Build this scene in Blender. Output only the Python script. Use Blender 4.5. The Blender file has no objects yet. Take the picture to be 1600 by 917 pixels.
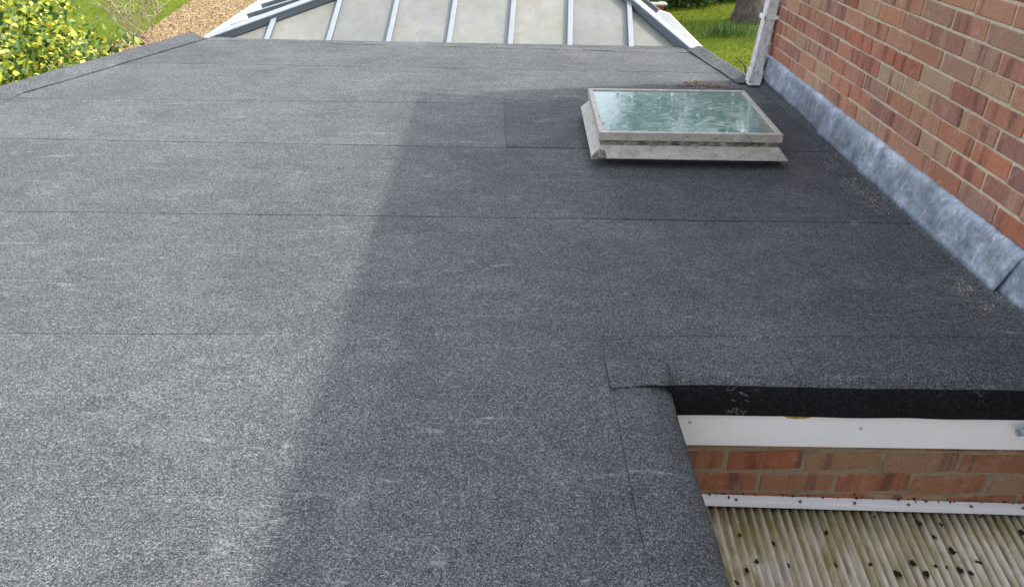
import bpy, bmesh, math, random
import numpy as np
from mathutils import Vector, Matrix, noise
random.seed(7); rng = np.random.default_rng(7)
R = math.radians
scene = bpy.context.scene
col = scene.collection

# ------------------------------------------------------------------ camera
CAM_H, FPX, PW, PH = 1.27, 1220.0, 1600.0, 917.0
PITCH, YAW, ROLL = R(30.1), R(1.16), R(0.7)
F = Vector((math.sin(YAW)*math.cos(PITCH), math.cos(YAW)*math.cos(PITCH), -math.sin(PITCH)))
RT0 = Vector((math.cos(YAW), -math.sin(YAW), 0)); UP0 = RT0.cross(F)
RT = RT0*math.cos(ROLL) + UP0*math.sin(ROLL); UP = UP0*math.cos(ROLL) - RT0*math.sin(ROLL)
CAM = Vector((0, 0, CAM_H))
cd = bpy.data.cameras.new('camera'); cam = bpy.data.objects.new('camera', cd); col.objects.link(cam)
cam.matrix_world = Matrix(((RT.x, UP.x, -F.x, 0), (RT.y, UP.y, -F.y, 0), (RT.z, UP.z, -F.z, CAM_H), (0, 0, 0, 1)))
cd.sensor_fit = 'HORIZONTAL'; cd.sensor_width = 36; cd.lens = 36*FPX/PW
cd.clip_start = 0.02; cd.clip_end = 2000
scene.camera = cam

def ray(x, y): return F + RT*((x-PW/2)/FPX) - UP*((y-PH/2)/FPX)
def onz(x, y, z=0.0):
    d = ray(x, y); return CAM + d*((z-CAM_H)/d.z)
def ony(x, y, Y):
    d = ray(x, y); return CAM + d*(Y/d.y)

# ------------------------------------------------------------------ light
SUN_EL, SUN_AZ = R(50), R(11)          # azimuth measured from +X towards +Y
w = bpy.data.worlds.new('World'); scene.world = w; w.use_nodes = True
wn = w.node_tree.nodes; wl = w.node_tree.links
sky = wn.new('ShaderNodeTexSky'); sky.sky_type = 'NISHITA'; sky.sun_disc = False
sky.sun_elevation = SUN_EL; sky.sun_rotation = R(90) - SUN_AZ
sky.air_density = 1.0; sky.dust_density = 3.0; sky.ozone_density = 1.0
# unseen bright broken cloud, added to raise the fill light from the sky
tc = wn.new('ShaderNodeTexCoord'); cn = wn.new('ShaderNodeTexNoise'); cn.inputs['Scale'].default_value = 2.6; cn.inputs['Detail'].default_value = 7; cn.inputs['Roughness'].default_value = .6
cr = wn.new('ShaderNodeValToRGB'); cr.color_ramp.elements[0].position = .34; cr.color_ramp.elements[0].color = (.3, .3, .3, 1); cr.color_ramp.elements[1].position = .56; cr.color_ramp.elements[1].color = (1, 1, 1, 1)
cm = wn.new('ShaderNodeMix'); cm.data_type = 'RGBA'; hs = wn.new('ShaderNodeHueSaturation'); hs.inputs['Saturation'].default_value = .34; hs.inputs['Value'].default_value = 2.6; wl.new(sky.outputs[0], hs.inputs['Color']); wl.new(hs.outputs[0], cm.inputs[7])
wl.new(tc.outputs['Generated'], cn.inputs['Vector']); wl.new(cn.outputs['Fac'], cr.inputs[0]); wl.new(cr.outputs[0], cm.inputs[0]); wl.new(sky.outputs[0], cm.inputs[6])
wl.new(cm.outputs[2], wn['Background'].inputs[0]); wn['Background'].inputs[1].default_value = 0.15
sd = bpy.data.lights.new('sun', 'SUN'); sd.energy = 2.4; sd.angle = R(1.1); sd.color = (1.0, 0.95, 0.86)
sun = bpy.data.objects.new('sun', sd); col.objects.link(sun)
SD = Vector((math.cos(SUN_EL)*math.cos(SUN_AZ), math.cos(SUN_EL)*math.sin(SUN_AZ), math.sin(SUN_EL)))
sun.rotation_euler = SD.to_track_quat('Z', 'Y').to_euler(); sun.location = (6, 3, 9)
vs = scene.view_settings
vs.view_transform = 'Standard'; vs.look = 'None'; vs.exposure = 0.92; vs.gamma = 1; vs.use_curve_mapping = False

# ------------------------------------------------------------------ materials
def new_mat(name):
    m = bpy.data.materials.new(name); m.use_nodes = True
    nt = m.node_tree; return m, nt, nt.nodes['Principled BSDF']
class NG:
    """tiny node-graph helper"""
    def __init__(s, nt): s.nt = nt
    def n(s, t, **kw):
        x = s.nt.nodes.new(t)
        for k, v in kw.items(): setattr(x, k, v)
        return x
    def l(s, a, b): s.nt.links.new(a, b)
    def pos(s, scale=(1, 1, 1), obj=False):
        src = s.n('ShaderNodeTexCoord').outputs['Object'] if obj else s.n('ShaderNodeNewGeometry').outputs['Position']
        mp = s.n('ShaderNodeMapping'); mp.inputs['Scale'].default_value = scale
        s.l(src, mp.inputs['Vector']); return mp.outputs[0]
    def noise(s, vec, scale, detail=4, rough=.55, dist=0.0):
        x = s.n('ShaderNodeTexNoise'); x.inputs['Scale'].default_value = scale
        x.inputs['Detail'].default_value = detail; x.inputs['Roughness'].default_value = rough
        x.inputs['Distortion'].default_value = dist
        if vec is not None: s.l(vec, x.inputs['Vector'])
        return x.outputs['Fac']
    def ramp(s, fac, stops, interp='LINEAR'):
        x = s.n('ShaderNodeValToRGB'); cr = x.color_ramp; cr.interpolation = interp
        while len(cr.elements) < len(stops): cr.elements.new(0.5)
        for e, (p, c) in zip(cr.elements, stops):
            e.position = p; e.color = (c, c, c, 1) if not isinstance(c, tuple) else (*c, 1)
        s.l(fac, x.inputs[0]); return x.outputs[0]
    def mix(s, fac, a, b, mode='MIX'):
        x = s.n('ShaderNodeMix', data_type='RGBA', blend_type=mode)
        for sock, v in ((x.inputs[0], fac), (x.inputs[6], a), (x.inputs[7], b)):
            if isinstance(v, (int, float)): sock.default_value = v
            elif isinstance(v, tuple): sock.default_value = (*v, 1)
            else: s.l(v, sock)
        return x.outputs[2]
    def math(s, op, a, b=0.0):
        x = s.n('ShaderNodeMath', operation=op)
        for sock, v in ((x.inputs[0], a), (x.inputs[1], b)):
            if isinstance(v, (int, float)): sock.default_value = v
            else: s.l(v, sock)
        return x.outputs[0]
    def bump(s, h, strength, dist, bsdf):
        x = s.n('ShaderNodeBump'); x.inputs['Strength'].default_value = strength; x.inputs['Distance'].default_value = dist
        s.l(h, x.inputs['Height']); s.l(x.outputs[0], bsdf.inputs['Normal'])

def mat_felt(name, gain=1.0, tint=(1, 1, 1)):
    m, nt, b = new_mat(name); g = NG(nt); p = g.pos()
    v = g.n('ShaderNodeTexVoronoi'); v.inputs['Scale'].default_value = 470; g.l(p, v.inputs['Vector'])
    v2 = g.n('ShaderNodeTexVoronoi'); v2.inputs['Scale'].default_value = 250; g.l(p, v2.inputs['Vector'])
    rnd = g.n('ShaderNodeSeparateColor'); g.l(v.outputs['Color'], rnd.inputs[0])
    rnd2 = g.n('ShaderNodeSeparateColor'); g.l(v2.outputs['Color'], rnd2.inputs[0])
    s = g.math('ADD', g.math('MULTIPLY', rnd.outputs[0], .72), g.math('MULTIPLY', rnd2.outputs[0], .28))
    T = lambda r, gg, bb: (r*gain*tint[0], gg*gain*tint[1], bb*gain*tint[2])
    c = g.ramp(s, [(0.06, T(.022, .0235, .024)), (0.42, T(.058, .062, .063)), (0.74, T(.128, .136, .138)), (0.97, T(.255, .268, .268))])
    oc = g.n('ShaderNodeObjectInfo').outputs['Color']; c = g.mix(1.0, c, oc, 'MULTIPLY')
    big = g.ramp(g.noise(p, 1.7, 6, .65, .6), [(.28, .83), (.5, 1.0), (.72, 1.14)])
    mid = g.ramp(g.noise(g.pos((.7, 1.3, 1)), 9, 5, .65, .4), [(.3, .86), (.7, 1.1)])
    orv = g.ramp(g.n('ShaderNodeObjectInfo').outputs['Random'], [(0, .93), (1, 1.06)])
    c = g.mix(1.0, c, orv, 'MULTIPLY'); c = g.mix(1.0, c, big, 'MULTIPLY'); c = g.mix(1.0, c, mid, 'MULTIPLY')
    # chalky scuffs left by boots and rolls: short smears, mostly across the roof
    st = g.noise(g.pos((1.6, 9, 1)), 2.3, 5, .72, 1.2)
    sp = g.noise(p, 30, 3, .7)
    sm = g.math('MULTIPLY', g.ramp(st, [(.59, 0.0), (.72, 1.0)]), g.ramp(sp, [(.40, 0.0), (.64, .6)]))
    c = g.mix(sm, c, (.34, .34, .335))
    th = g.noise(g.pos((2.5, 16, 1)), 3.1, 2, .5, 2.5)
    ln = g.ramp(th, [(.486, 0.0), (.5, .5), (.514, 0.0)])
    pt = g.ramp(g.noise(p, 2.1, 3), [(.53, 0.0), (.62, 1.0)])
    c = g.mix(g.math('MULTIPLY', ln, pt), c, (.42, .42, .41))
    g.l(c, b.inputs['Base Color']); b.inputs['Roughness'].default_value = .82
    b.inputs['Specular IOR Level'].default_value = .10
    h = g.math('ADD', g.math('MULTIPLY', v.outputs['Distance'], -1.0), g.math('MULTIPLY', rnd.outputs[1], .5))
    g.bump(h, .55, .003, b)
    return m

def brick_mat(name, island=False, warm=0.0):
    m, nt, b = new_mat(name); g = NG(nt); p = g.pos()
    rnd = g.n('ShaderNodeNewGeometry').outputs['Random Per Island'] if island else g.n('ShaderNodeObjectInfo').outputs['Random']
    if warm > 0:
        stops = [(0, (.33, .125, .07)), (.2, (.38, .18, .105)), (.4, (.33, .215, .14)), (.55, (.38, .26, .17)),
                 (.7, (.36, .15, .09)), (.85, (.30, .22, .135)), (1, (.37, .145, .085))]
    else:
        stops = [(0, (.37, .15, .095)), (.11, (.24, .12, .10)), (.22, (.38, .20, .135)), (.33, (.33, .13, .085)),
                 (.43, (.36, .235, .155)), (.53, (.29, .155, .125)), (.63, (.42, .175, .11)), (.73, (.34, .24, .16)), (.82, (.40, .22, .15)), (.91, (.27, .10, .07)), (1, (.31, .19, .14))]
    c = g.ramp(rnd, stops)
    off = g.n('ShaderNodeVectorMath', operation='ADD'); cmb = g.n('ShaderNodeCombineXYZ')
    g.l(g.math('MULTIPLY', rnd, 91.0), cmb.inputs[0]); g.l(g.math('MULTIPLY', rnd, 37.0), cmb.inputs[1])
    g.l(p, off.inputs[0]); g.l(cmb.outputs[0], off.inputs[1])
    q = off.outputs[0]
    # rustic bands along the brick
    mp = g.n('ShaderNodeMapping'); mp.inputs['Scale'].default_value = (9, 9, .8); g.l(q, mp.inputs['Vector'])
    band = g.noise(mp.outputs[0], 1.6, 3, .6)
    c = g.mix(g.ramp(band, [(.55, 0.0), (.66, .72)]), c, (.13, .062, .055))
    c = g.mix(g.ramp(band, [(.30, .5), (.42, 0.0)]), c, (.44, .30, .20))
    fine = g.ramp(g.noise(q, 170, 4, .75), [(.28, .62), (.5, 1.0), (.75, 1.34)])
    c = g.mix(1.0, c, fine, 'MULTIPLY')
    wx = g.noise(p, 1.3, 4, .6); c = g.mix(1.0, c, g.ramp(wx, [(.3, .82), (.7, 1.12)]), 'MULTIPLY')
    blot = g.noise(q, 22, 4, .65)
    c = g.mix(g.ramp(blot, [(.55, 0.0), (.75, .5)]), c, (.46, .34, .26))
    hsv = g.n('ShaderNodeHueSaturation'); hsv.inputs['Saturation'].default_value = 1.06; hsv.inputs['Value'].default_value = .97; g.l(c, hsv.inputs['Color']); c = hsv.outputs[0]
    g.l(c, b.inputs['Base Color']); b.inputs['Roughness'].default_value = .92; b.inputs['Specular IOR Level'].default_value = .2
    g.bump(g.math('ADD', g.noise(q, 240, 4, .7), g.noise(q, 40, 3, .6)), .8, .004, b)
    return m

def mat_simple(name, base, rough=.6, var=.12, nscale=20, spec=.4, bump=0.0, metal=0.0, dirt=None, dirtlo=.55, dirthi=.75, dirtscale=9, dirtamt=.8, stretch=(1, 1, 1)):
    m, nt, b = new_mat(name); g = NG(nt); p = g.pos()
    c = g.ramp(g.noise(p, nscale, 4, .6), [(.25, tuple(x*(1-var) for x in base)), (.75, tuple(min(1, x*(1+var)) for x in base))])
    if dirt:
        c = g.mix(g.ramp(g.noise(g.pos(stretch), dirtscale, 6, .68), [(dirtlo, 0.0), (dirthi, dirtamt)]), c, dirt)
    g.l(c, b.inputs['Base Color']); b.inputs['Roughness'].default_value = rough
    b.inputs['Specular IOR Level'].default_value = spec; b.inputs['Metallic'].default_value = metal
    if bump: g.bump(g.noise(p, nscale*3, 5, .65), bump, .004, b)
    return m

M = {}
M['felt'] = mat_felt('mineral_felt')
M['felt_shaded'] = mat_felt('shaded_felt', .13, (.96, .98, 1.05))  # darkened felt copy, shade painted into the kerb's front face
M['felt_edge'] = mat_felt('mineral_felt_edge', .88, (.99, 1.0, 1.02))
M['mortar'] = mat_simple('mortar', (.46, .385, .28), .95, .18, 60, .15, .8, dirt=(.2, .17, .12), dirtamt=.5)
M['mortar_ext'] = mat_simple('extension_mortar', (.30, .25, .165), .95, .2, 60, .15, .8, dirt=(.09, .075, .05), dirtamt=.8)  # olive-tan mortar of the extension wall
M['brick'] = brick_mat('house_brick'); M['brick_i'] = brick_mat('house_brick_joined', True)
M['brick_ext'] = brick_mat('extension_brick', False, 1.0); M['brick_ext_i'] = brick_mat('extension_brick_joined', True, 1.0)
M['white'] = mat_simple('white_upvc', (.62, .62, .615), .35, .03, 8, .4, 0, dirt=(.42, .40, .35), dirtlo=.5, dirthi=.8, dirtamt=.5)
M['fascia'] = mat_simple('fascia_upvc', (.86, .855, .845), .4, .04, 5, .45, 0, dirt=(.60, .53, .42), dirtlo=.58, dirthi=.85, dirtscale=14, dirtamt=.35)
M['pipe'] = mat_simple('downpipe_grubby_white', (.56, .55, .55), .45, .08, 20, .45, 0, dirt=(.24, .22, .20), dirtlo=.46, dirthi=.62, dirtscale=26, dirtamt=.7, stretch=(2, 2, .9))
M['screw'] = mat_simple('screw_cap', (.10, .10, .11), .35, .2, 30, .5)
M['capgrey'] = mat_simple('fixing_cap', (.50, .50, .49), .5, .1, 30, .4)
M['batten'] = mat_simple('white_batten', (.84, .85, .86), .35, .03, 10, .5)
M['rust'] = mat_simple('rust_stain', (.42, .24, .06), .9, .3, 60, .1)
M['barcap'] = mat_simple('glazing_bar_cap', (.21, .235, .26), .35, .06, 12, .5, dirt=(.18, .19, .19), dirtamt=.4)
M['barside'] = mat_simple('glazing_bar_side', (.075, .092, .11), .45, .08, 12, .45)
M['timber'] = mat_simple('timber', (.28, .17, .09), .8, .25, 12, .2)
M['tile'] = mat_simple('roof_tile', (.22, .12, .08), .9, .3, 14, .2)
M['dark'] = mat_simple('dark_upstand', (.03, .032, .034), .85, .2, 30, .3)
M['soil_speck'] = mat_simple('dry_debris', (.20, .14, .09), .95, .5, 80, .1)
M['dust'] = mat_simple('sandy_dust', (.36, .31, .25), .95, .3, 80, .1)
M['chalk'] = mat_simple('chalk', (.24, .245, .245), .95, .3, 80, .1)
M['moss'] = mat_simple('dark_moss', (.04, .032, .022), .95, .6, 90, .1, .8)
M['bark'] = mat_simple('tree_bark', (.11, .092, .075), .95, .35, 8, .1, 1.0, dirt=(.04, .035, .03), stretch=(4, 4, .8), dirtlo=.45, dirthi=.6)
M['twig'] = mat_simple('pale_twig', (.38, .31, .22), .9, .25, 20, .1)
M['stem'] = mat_simple('shrub_stem', (.12, .085, .055), .9, .3, 20, .1)
M['planter'] = mat_simple('red_planter', (.34, .09, .06), .8, .2, 10, .2)
M['plastic_pipe'] = mat_simple('grey_pipe', (.20, .24, .26), .4, .1, 10, .5)
M['pipe_hole'] = mat_simple('pipe_bore', (.02, .02, .02), .9, .1, 10, .1)
M['paving'] = mat_simple('paving_slab', (.30, .28, .25), .9, .2, 5, .2, .4)
M['deck'] = mat_simple('roof_deck_board', (.22, .16, .10), .9, .2, 8, .2)

# skylight paint: flaking and grubby
m, nt, b = new_mat('weathered_white_paint'); g = NG(nt); p = g.pos()
c = g.ramp(g.noise(p, 18, 5, .65), [(.25, (.23, .21, .18)), (.75, (.45, .42, .375))])
c = g.mix(g.ramp(g.noise(p, 70, 5, .8), [(.50, 0.0), (.66, .55)]), c, (.20, .185, .155))
c = g.mix(g.ramp(g.noise(g.pos((1, 1, 3)), 26, 6, .8), [(.565, 0.0), (.65, .9)]), c, (.06, .055, .045))
c = g.mix(g.ramp(g.noise(p, 5, 4, .6), [(.45, 0.0), (.7, .45)]), c, (.34, .30, .22))
g.l(c, b.inputs['Base Color']); b.inputs['Roughness'].default_value = .6
g.bump(g.noise(p, 60, 5, .7), .5, .003, b); M['oldpaint'] = m
m, nt, b = new_mat('grimy_rail'); g = NG(nt); p = g.pos()
c = g.ramp(g.noise(g.pos((1, 1, 2)), 26, 7, .75), [(.38, (.03, .026, .02)), (.52, (.16, .14, .11)), (.68, (.42, .40, .36))])
g.l(c, b.inputs['Base Color']); b.inputs['Roughness'].default_value = .8; M['grime'] = m
# skylight pane
m, nt, b = new_mat('algae_tinted_glass'); g = NG(nt); p = g.pos()
c = g.ramp(g.noise(p, 3.5, 4, .6, .5), [(.3, (.095, .175, .155)), (.7, (.15, .24, .215))])
d1 = g.noise(g.pos((1, 1.3, 1)), 11, 9, .78, 1.0)
dm = g.ramp(d1, [(.53, 0.0), (.63, .3), (.78, .7)])
c = g.mix(dm, c, (.40, .42, .31))
ed = g.noise(p, 40, 6, .7, .6)
c = g.mix(g.ramp(ed, [(.54, 0.0), (.66, .6)]), c, (.44, .50, .42))  # pale dirt, also painting in leafy dapples of reflected sky
g.l(c, b.inputs['Base Color'])
g.l(g.ramp(d1, [(.44, .025), (.66, .25)]), b.inputs['Roughness']); b.inputs['IOR'].default_value = 1.52
b.inputs['Coat Weight'].default_value = .0; b.inputs['Coat Roughness'].default_value = .02
M['skyglass'] = m
# conservatory panes: milky, dirty polycarbonate
m, nt, b = new_mat('milky_polycarbonate'); g = NG(nt); p = g.pos()
rnd = g.n('ShaderNodeObjectInfo').outputs['Random']
c = g.ramp(g.noise(p, 2.2, 5, .6, .4), [(.3, (.155, .163, .158)), (.7, (.215, .22, .21))])
v = g.n('ShaderNodeTexVoronoi', feature='DISTANCE_TO_EDGE'); v.inputs['Scale'].default_value = 5.5
wv = g.n('ShaderNodeMix', data_type='RGBA'); wv.inputs[0].default_value = .18
nz = g.n('ShaderNodeTexNoise'); nz.inputs['Scale'].default_value = 6; nz.inputs['Detail'].default_value = 6; g.l(p, nz.inputs['Vector'])
g.l(p, wv.inputs[6]); g.l(nz.outputs['Color'], wv.inputs[7]); g.l(wv.outputs[2], v.inputs['Vector'])
crk = g.ramp(v.outputs['Distance'], [(0.0, .42), (.014, .2), (.03, 0.0)])
msk = g.ramp(g.noise(p, 3.4, 3, .6), [(.46, 0.0), (.6, .8)])
c = g.mix(g.math('MULTIPLY', crk, msk), c, (.085, .09, .085))
c = g.mix(g.ramp(g.noise(p, 11, 6, .7), [(.45, 0.0), (.70, .7)]), c, (.165, .155, .11))
c = g.mix(g.ramp(g.noise(g.pos((1, .3, 1)), 9, 4, .6), [(.45, 0.0), (.75, .5)]), c, (.125, .13, .127))
c = g.mix(1.0, c, g.ramp(rnd, [(0, (.86, .88, .90)), (.5, (1.06, 1.04, .95)), (1, (1.0, 1.0, 1.0))]), 'MULTIPLY')
g.l(c, b.inputs['Base Color']); b.inputs['Roughness'].default_value = .34; b.inputs['Specular IOR Level'].default_value = .3
M['pane'] = m
# lead
m, nt, b = new_mat('weathered_lead'); g = NG(nt); p = g.pos()
c = g.ramp(g.noise(p, 6, 6, .65, .8), [(.28, (.10, .12, .15)), (.5, (.21, .24, .29)), (.70, (.37, .405, .46))])
c = g.mix(g.ramp(g.noise(g.pos((1, 2.2, 1)), 8, 5, .6, 1.0), [(.52, 0.0), (.72, .6)]), c, (.20, .17, .14))
c = g.mix(g.ramp(g.noise(g.pos((1, 7, 1.3)), 7, 7, .72, 1.2), [(.56, 0.0), (.70, .65)]), c, (.50, .54, .60))
c = g.mix(1.0, c, g.ramp(g.noise(p, 34, 8, .75, .8), [(.3, .6), (.5, 1.0), (.7, 1.5)]), 'MULTIPLY')
c = g.mix(g.ramp(g.noise(g.pos((1, 3, 2)), 13, 8, .8, .5), [(.59, 0.0), (.68, .5)]), c, (.52, .56, .62))
c = g.mix(g.ramp(g.noise(g.pos((1, 2, 1)), 5, 6, .7, .3), [(.55, 0.0), (.66, .55)]), c, (.07, .08, .10))
g.l(c, b.inputs['Base Color']); b.inputs['Roughness'].default_value = .45; b.inputs['Metallic'].default_value = .25
g.bump(g.math('ADD', g.noise(p, 24, 5, .6), g.noise(g.pos((1, 4, 1)), 9, 4, .6)), .45, .008, b); M['lead'] = m
# corrugated plastic
m, nt, b = new_mat('algae_stained_corrugated_plastic'); g = NG(nt); p = g.pos()
c = g.ramp(g.noise(p, 4, 5, .6), [(.3, (.60, .53, .40)), (.7, (.80, .75, .63))])
c = g.mix(g.ramp(g.noise(g.pos((5, 1.5, 1)), 3.2, 6, .7, .5), [(.42, 0.0), (.62, .85)]), c, (.36, .31, .10))
c = g.mix(g.ramp(g.noise(g.pos((7, 1.0, 1)), 4.4, 5, .7), [(.56, 0.0), (.74, .8)]), c, (.62, .62, .60))
c = g.mix(g.ramp(g.noise(p, 70, 4, .75), [(.62, 0.0), (.74, .8)]), c, (.08, .07, .035))
c = g.mix(g.ramp(g.noise(p, 2.6, 3, .5), [(.54, 0.0), (.72, .6)]), c, (.33, .26, .18))
sx = g.n('ShaderNodeSeparateXYZ'); g.l(p, sx.inputs[0])
gv = g.math('COSINE', g.math('MULTIPLY', g.math('SUBTRACT', sx.outputs[0], .492), 2*math.pi/.0272))
gm = g.math('MULTIPLY', g.ramp(g.math('ADD', g.math('MULTIPLY', gv, -.5), .5), [(.45, 0.0), (.9, 1.0)]), g.ramp(g.noise(g.pos((9, 2.2, 1)), 4, 6, .7), [(.36, .15), (.62, .95)]))
c = g.mix(gm, c, (.21, .165, .075))
g.l(c, b.inputs['Base Color']); b.inputs['Roughness'].default_value = .16; b.inputs['Specular IOR Level'].default_value = .6
tr = g.n('ShaderNodeBsdfTranslucent'); g.l(c, tr.inputs[0]); ms = g.n('ShaderNodeMixShader'); ms.inputs[0].default_value = .15
g.l(b.outputs[0], ms.inputs[1]); g.l(tr.outputs[0], ms.inputs[2]); g.l(ms.outputs[0], nt.nodes['Material Output'].inputs[0])
M['corrugated'] = m

def leaf_mat(name, stops, rimcol=None, island=True, trans=.35, rough=.45):
    m, nt, b = new_mat(name); g = NG(nt)
    rnd = g.n('ShaderNodeNewGeometry').outputs['Random Per Island'] if island else g.n('ShaderNodeObjectInfo').outputs['Random']
    c = g.ramp(rnd, stops)
    if rimcol:
        at = g.n('ShaderNodeAttribute'); at.attribute_name = 'rim'
        nz = g.noise(g.pos(), 60, 3, .6)
        f = g.ramp(g.math('ADD', at.outputs['Fac'], g.math('SUBTRACT', g.math('MULTIPLY', nz, .8), .4)), [(.6, 0.0), (1.0, .7)])
        c = g.mix(f, c, rimcol)
    g.l(c, b.inputs['Base Color']); b.inputs['Roughness'].default_value = rough; b.inputs['Specular IOR Level'].default_value = .4
    tr = g.n('ShaderNodeBsdfTranslucent'); g.l(c, tr.inputs[0]); ms = g.n('ShaderNodeMixShader'); ms.inputs[0].default_value = trans
    g.l(b.outputs[0], ms.inputs[1]); g.l(tr.outputs[0], ms.inputs[2]); g.l(ms.outputs[0], nt.nodes['Material Output'].inputs[0])
    return m
VST = [(0, (.025, .06, .010)), (.40, (.055, .12, .018)), (.52, (.22, .29, .03)), (.72, (.42, .42, .03)), (.9, (.58, .50, .05)), (1, (.60, .56, .20))]
M['vleaf_o'] = leaf_mat('variegated_leaf', VST, (.12, .20, .04), False, .22)
M['vleaf_i'] = leaf_mat('variegated_leaf_joined', VST, (.12, .20, .04), True, .22)
M['gleaf'] = leaf_mat('green_shrub_leaf', [(0, (.035, .075, .018)), (.6, (.08, .15, .03)), (1, (.17, .24, .08))])
M['tleaf'] = leaf_mat('tree_leaf', [(0, (.05, .09, .02)), (.6, (.09, .15, .03)), (1, (.15, .20, .05))])
M['bleaf'] = leaf_mat('brown_green_small_leaf', [(0, (.16, .12, .06)), (.5, (.14, .17, .05)), (1, (.30, .27, .14))])
M['grass'] = leaf_mat('grass_blade', [(0, (.06, .10, .005)), (.5, (.11, .155, .007)), (.9, (.15, .19, .012)), (1, (.22, .23, .04))], trans=.3, rough=.9)
M['chip'] = leaf_mat('bark_chip', [(0, (.08, .05, .025)), (.4, (.20, .13, .06)), (.75, (.34, .24, .125)), (1, (.50, .39, .24))], trans=.0, rough=.9)
M['mulch'] = mat_simple('mulch_ground', (.26, .18, .10), .95, .4, 40, .1, 1.0)
# lawn sheet
m, nt, b = new_mat('lawn_ground'); g = NG(nt); p = g.pos()
c = g.ramp(g.noise(p, .7, 5, .6), [(.3, (.07, .102, .005)), (.7, (.125, .16, .008))])
c = g.mix(1.0, c, g.ramp(g.noise(g.pos((1, .4, 1)), 22, 5, .7), [(.3, .72), (.7, 1.25)]), 'MULTIPLY')
g.l(c, b.inputs['Base Color']); b.inputs['Roughness'].default_value = .9; b.inputs['Specular IOR Level'].default_value = .1
g.bump(g.noise(p, 60, 4, .7), 1.0, .03, b); M['lawn'] = m

# ------------------------------------------------------------------ builders
def link(o, parent=None):
    col.objects.link(o)
    if parent is not None:
        o.parent = parent; o.matrix_parent_inverse = Matrix.Translation(-WLOC.get(parent.name, Vector()))
    return o
WLOC = {}
def mesh_of(name, vs_, fs_, mat, smooth=False):
    me = bpy.data.meshes.new(name); me.from_pydata([tuple(v) for v in vs_], [], fs_)
    me.materials.append(mat)
    if smooth: me.polygons.foreach_set('use_smooth', [True]*len(me.polygons))
    me.update(); return me
def ob(name, me, parent=None, label=None, cat=None, group=None, kind=None):
    o = bpy.data.objects.new(name, me)
    tag(o, label, cat, group, kind); return link(o, parent)
def tag(o, label=None, cat=None, group=None, kind=None):
    if label: o['label'] = label
    if cat: o['category'] = cat
    if group: o['group'] = group
    if kind: o['kind'] = kind
def thing(name, label, cat, loc, group=None):
    o = bpy.data.objects.new(name, None); o.empty_display_size = .1; o.location = loc
    tag(o, label, cat, group); col.objects.link(o); WLOC[o.name] = Vector(loc); return o
class MB:
    def __init__(s): s.v = []; s.f = []
    def add(s, v, f):
        k = len(s.v); s.v += [tuple(x) for x in v]; s.f += [[i+k for i in q] for q in f]; return s
    def hexa(s, q):      # 8 points: bottom 4, top 4
        return s.add(q, [(3, 2, 1, 0), (4, 5, 6, 7), (0, 1, 5, 4), (1, 2, 6, 5), (2, 3, 7, 6), (3, 0, 4, 7)])
    def box(s, a, b):
        x0, y0, z0 = a; x1, y1, z1 = b
        return s.hexa([(x0, y0, z0), (x1, y0, z0), (x1, y1, z0), (x0, y1, z0), (x0, y0, z1), (x1, y0, z1), (x1, y1, z1), (x0, y1, z1)])
    def prism(s, poly, z0, z1):
        n = len(poly); z0f = z0 if callable(z0) else (lambda p: z0); z1f = z1 if callable(z1) else (lambda p: z1)
        v = [(p[0], p[1], z0f(p)) for p in poly] + [(p[0], p[1], z1f(p)) for p in poly]
        f = [list(range(n-1, -1, -1)), list(range(n, 2*n))] + [(i, (i+1) % n, n+(i+1) % n, n+i) for i in range(n)]
        return s.add(v, f)
    def tube(s, pts, rads, n=8, cap=True):
        pts = [Vector(p) for p in pts]; k0 = len(s.v); vs_ = []; up = Vector((0.13, 0.21, 1))
        for i, p in enumerate(pts):
            d = (pts[min(i+1, len(pts)-1)] - pts[max(i-1, 0)]).normalized()
            a = d.cross(up if abs(d.z) < .95 else Vector((1, .2, 0))).normalized(); c = d.cross(a)
            r = rads[i] if isinstance(rads, (list, tuple)) else rads
            vs_ += [p + (a*math.cos(t) + c*math.sin(t))*r for t in [2*math.pi*j/n for j in range(n)]]
        f = [(i*n+j, i*n+(j+1) % n, (i+1)*n+(j+1) % n, (i+1)*n+j) for i in range(len(pts)-1) for j in range(n)]
        if cap: f += [list(range(n-1, -1, -1)), [(len(pts)-1)*n+j for j in range(n)]]
        return s.add(vs_, f)
    def bar(s, a, b, nrm, wd, h, off=0.0):   # square bar from a to b standing on a surface of normal nrm
        a, b, nrm = Vector(a), Vector(b), Vector(nrm).normalized(); d = (b-a).normalized(); sd_ = d.cross(nrm).normalized()*wd/2
        lo, hi = nrm*off, nrm*(off+h)
        return s.hexa([a-sd_+lo, a+sd_+lo, b+sd_+lo, b-sd_+lo, a-sd_+hi, a+sd_+hi, b+sd_+hi, b-sd_+hi])
    def mesh(s, name, mat, bevel=0.0, smooth=False, seg=2):
        me = mesh_of(name, s.v, s.f, mat, smooth)
        bm = bmesh.new(); bm.from_mesh(me)
        bmesh.ops.recalc_face_normals(bm, faces=bm.faces[:])
        if bevel: bmesh.ops.bevel(bm, geom=bm.edges[:], offset=bevel, segments=seg, affect='EDGES', profile=.6)
        bm.to_mesh(me); bm.free(); return me
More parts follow.
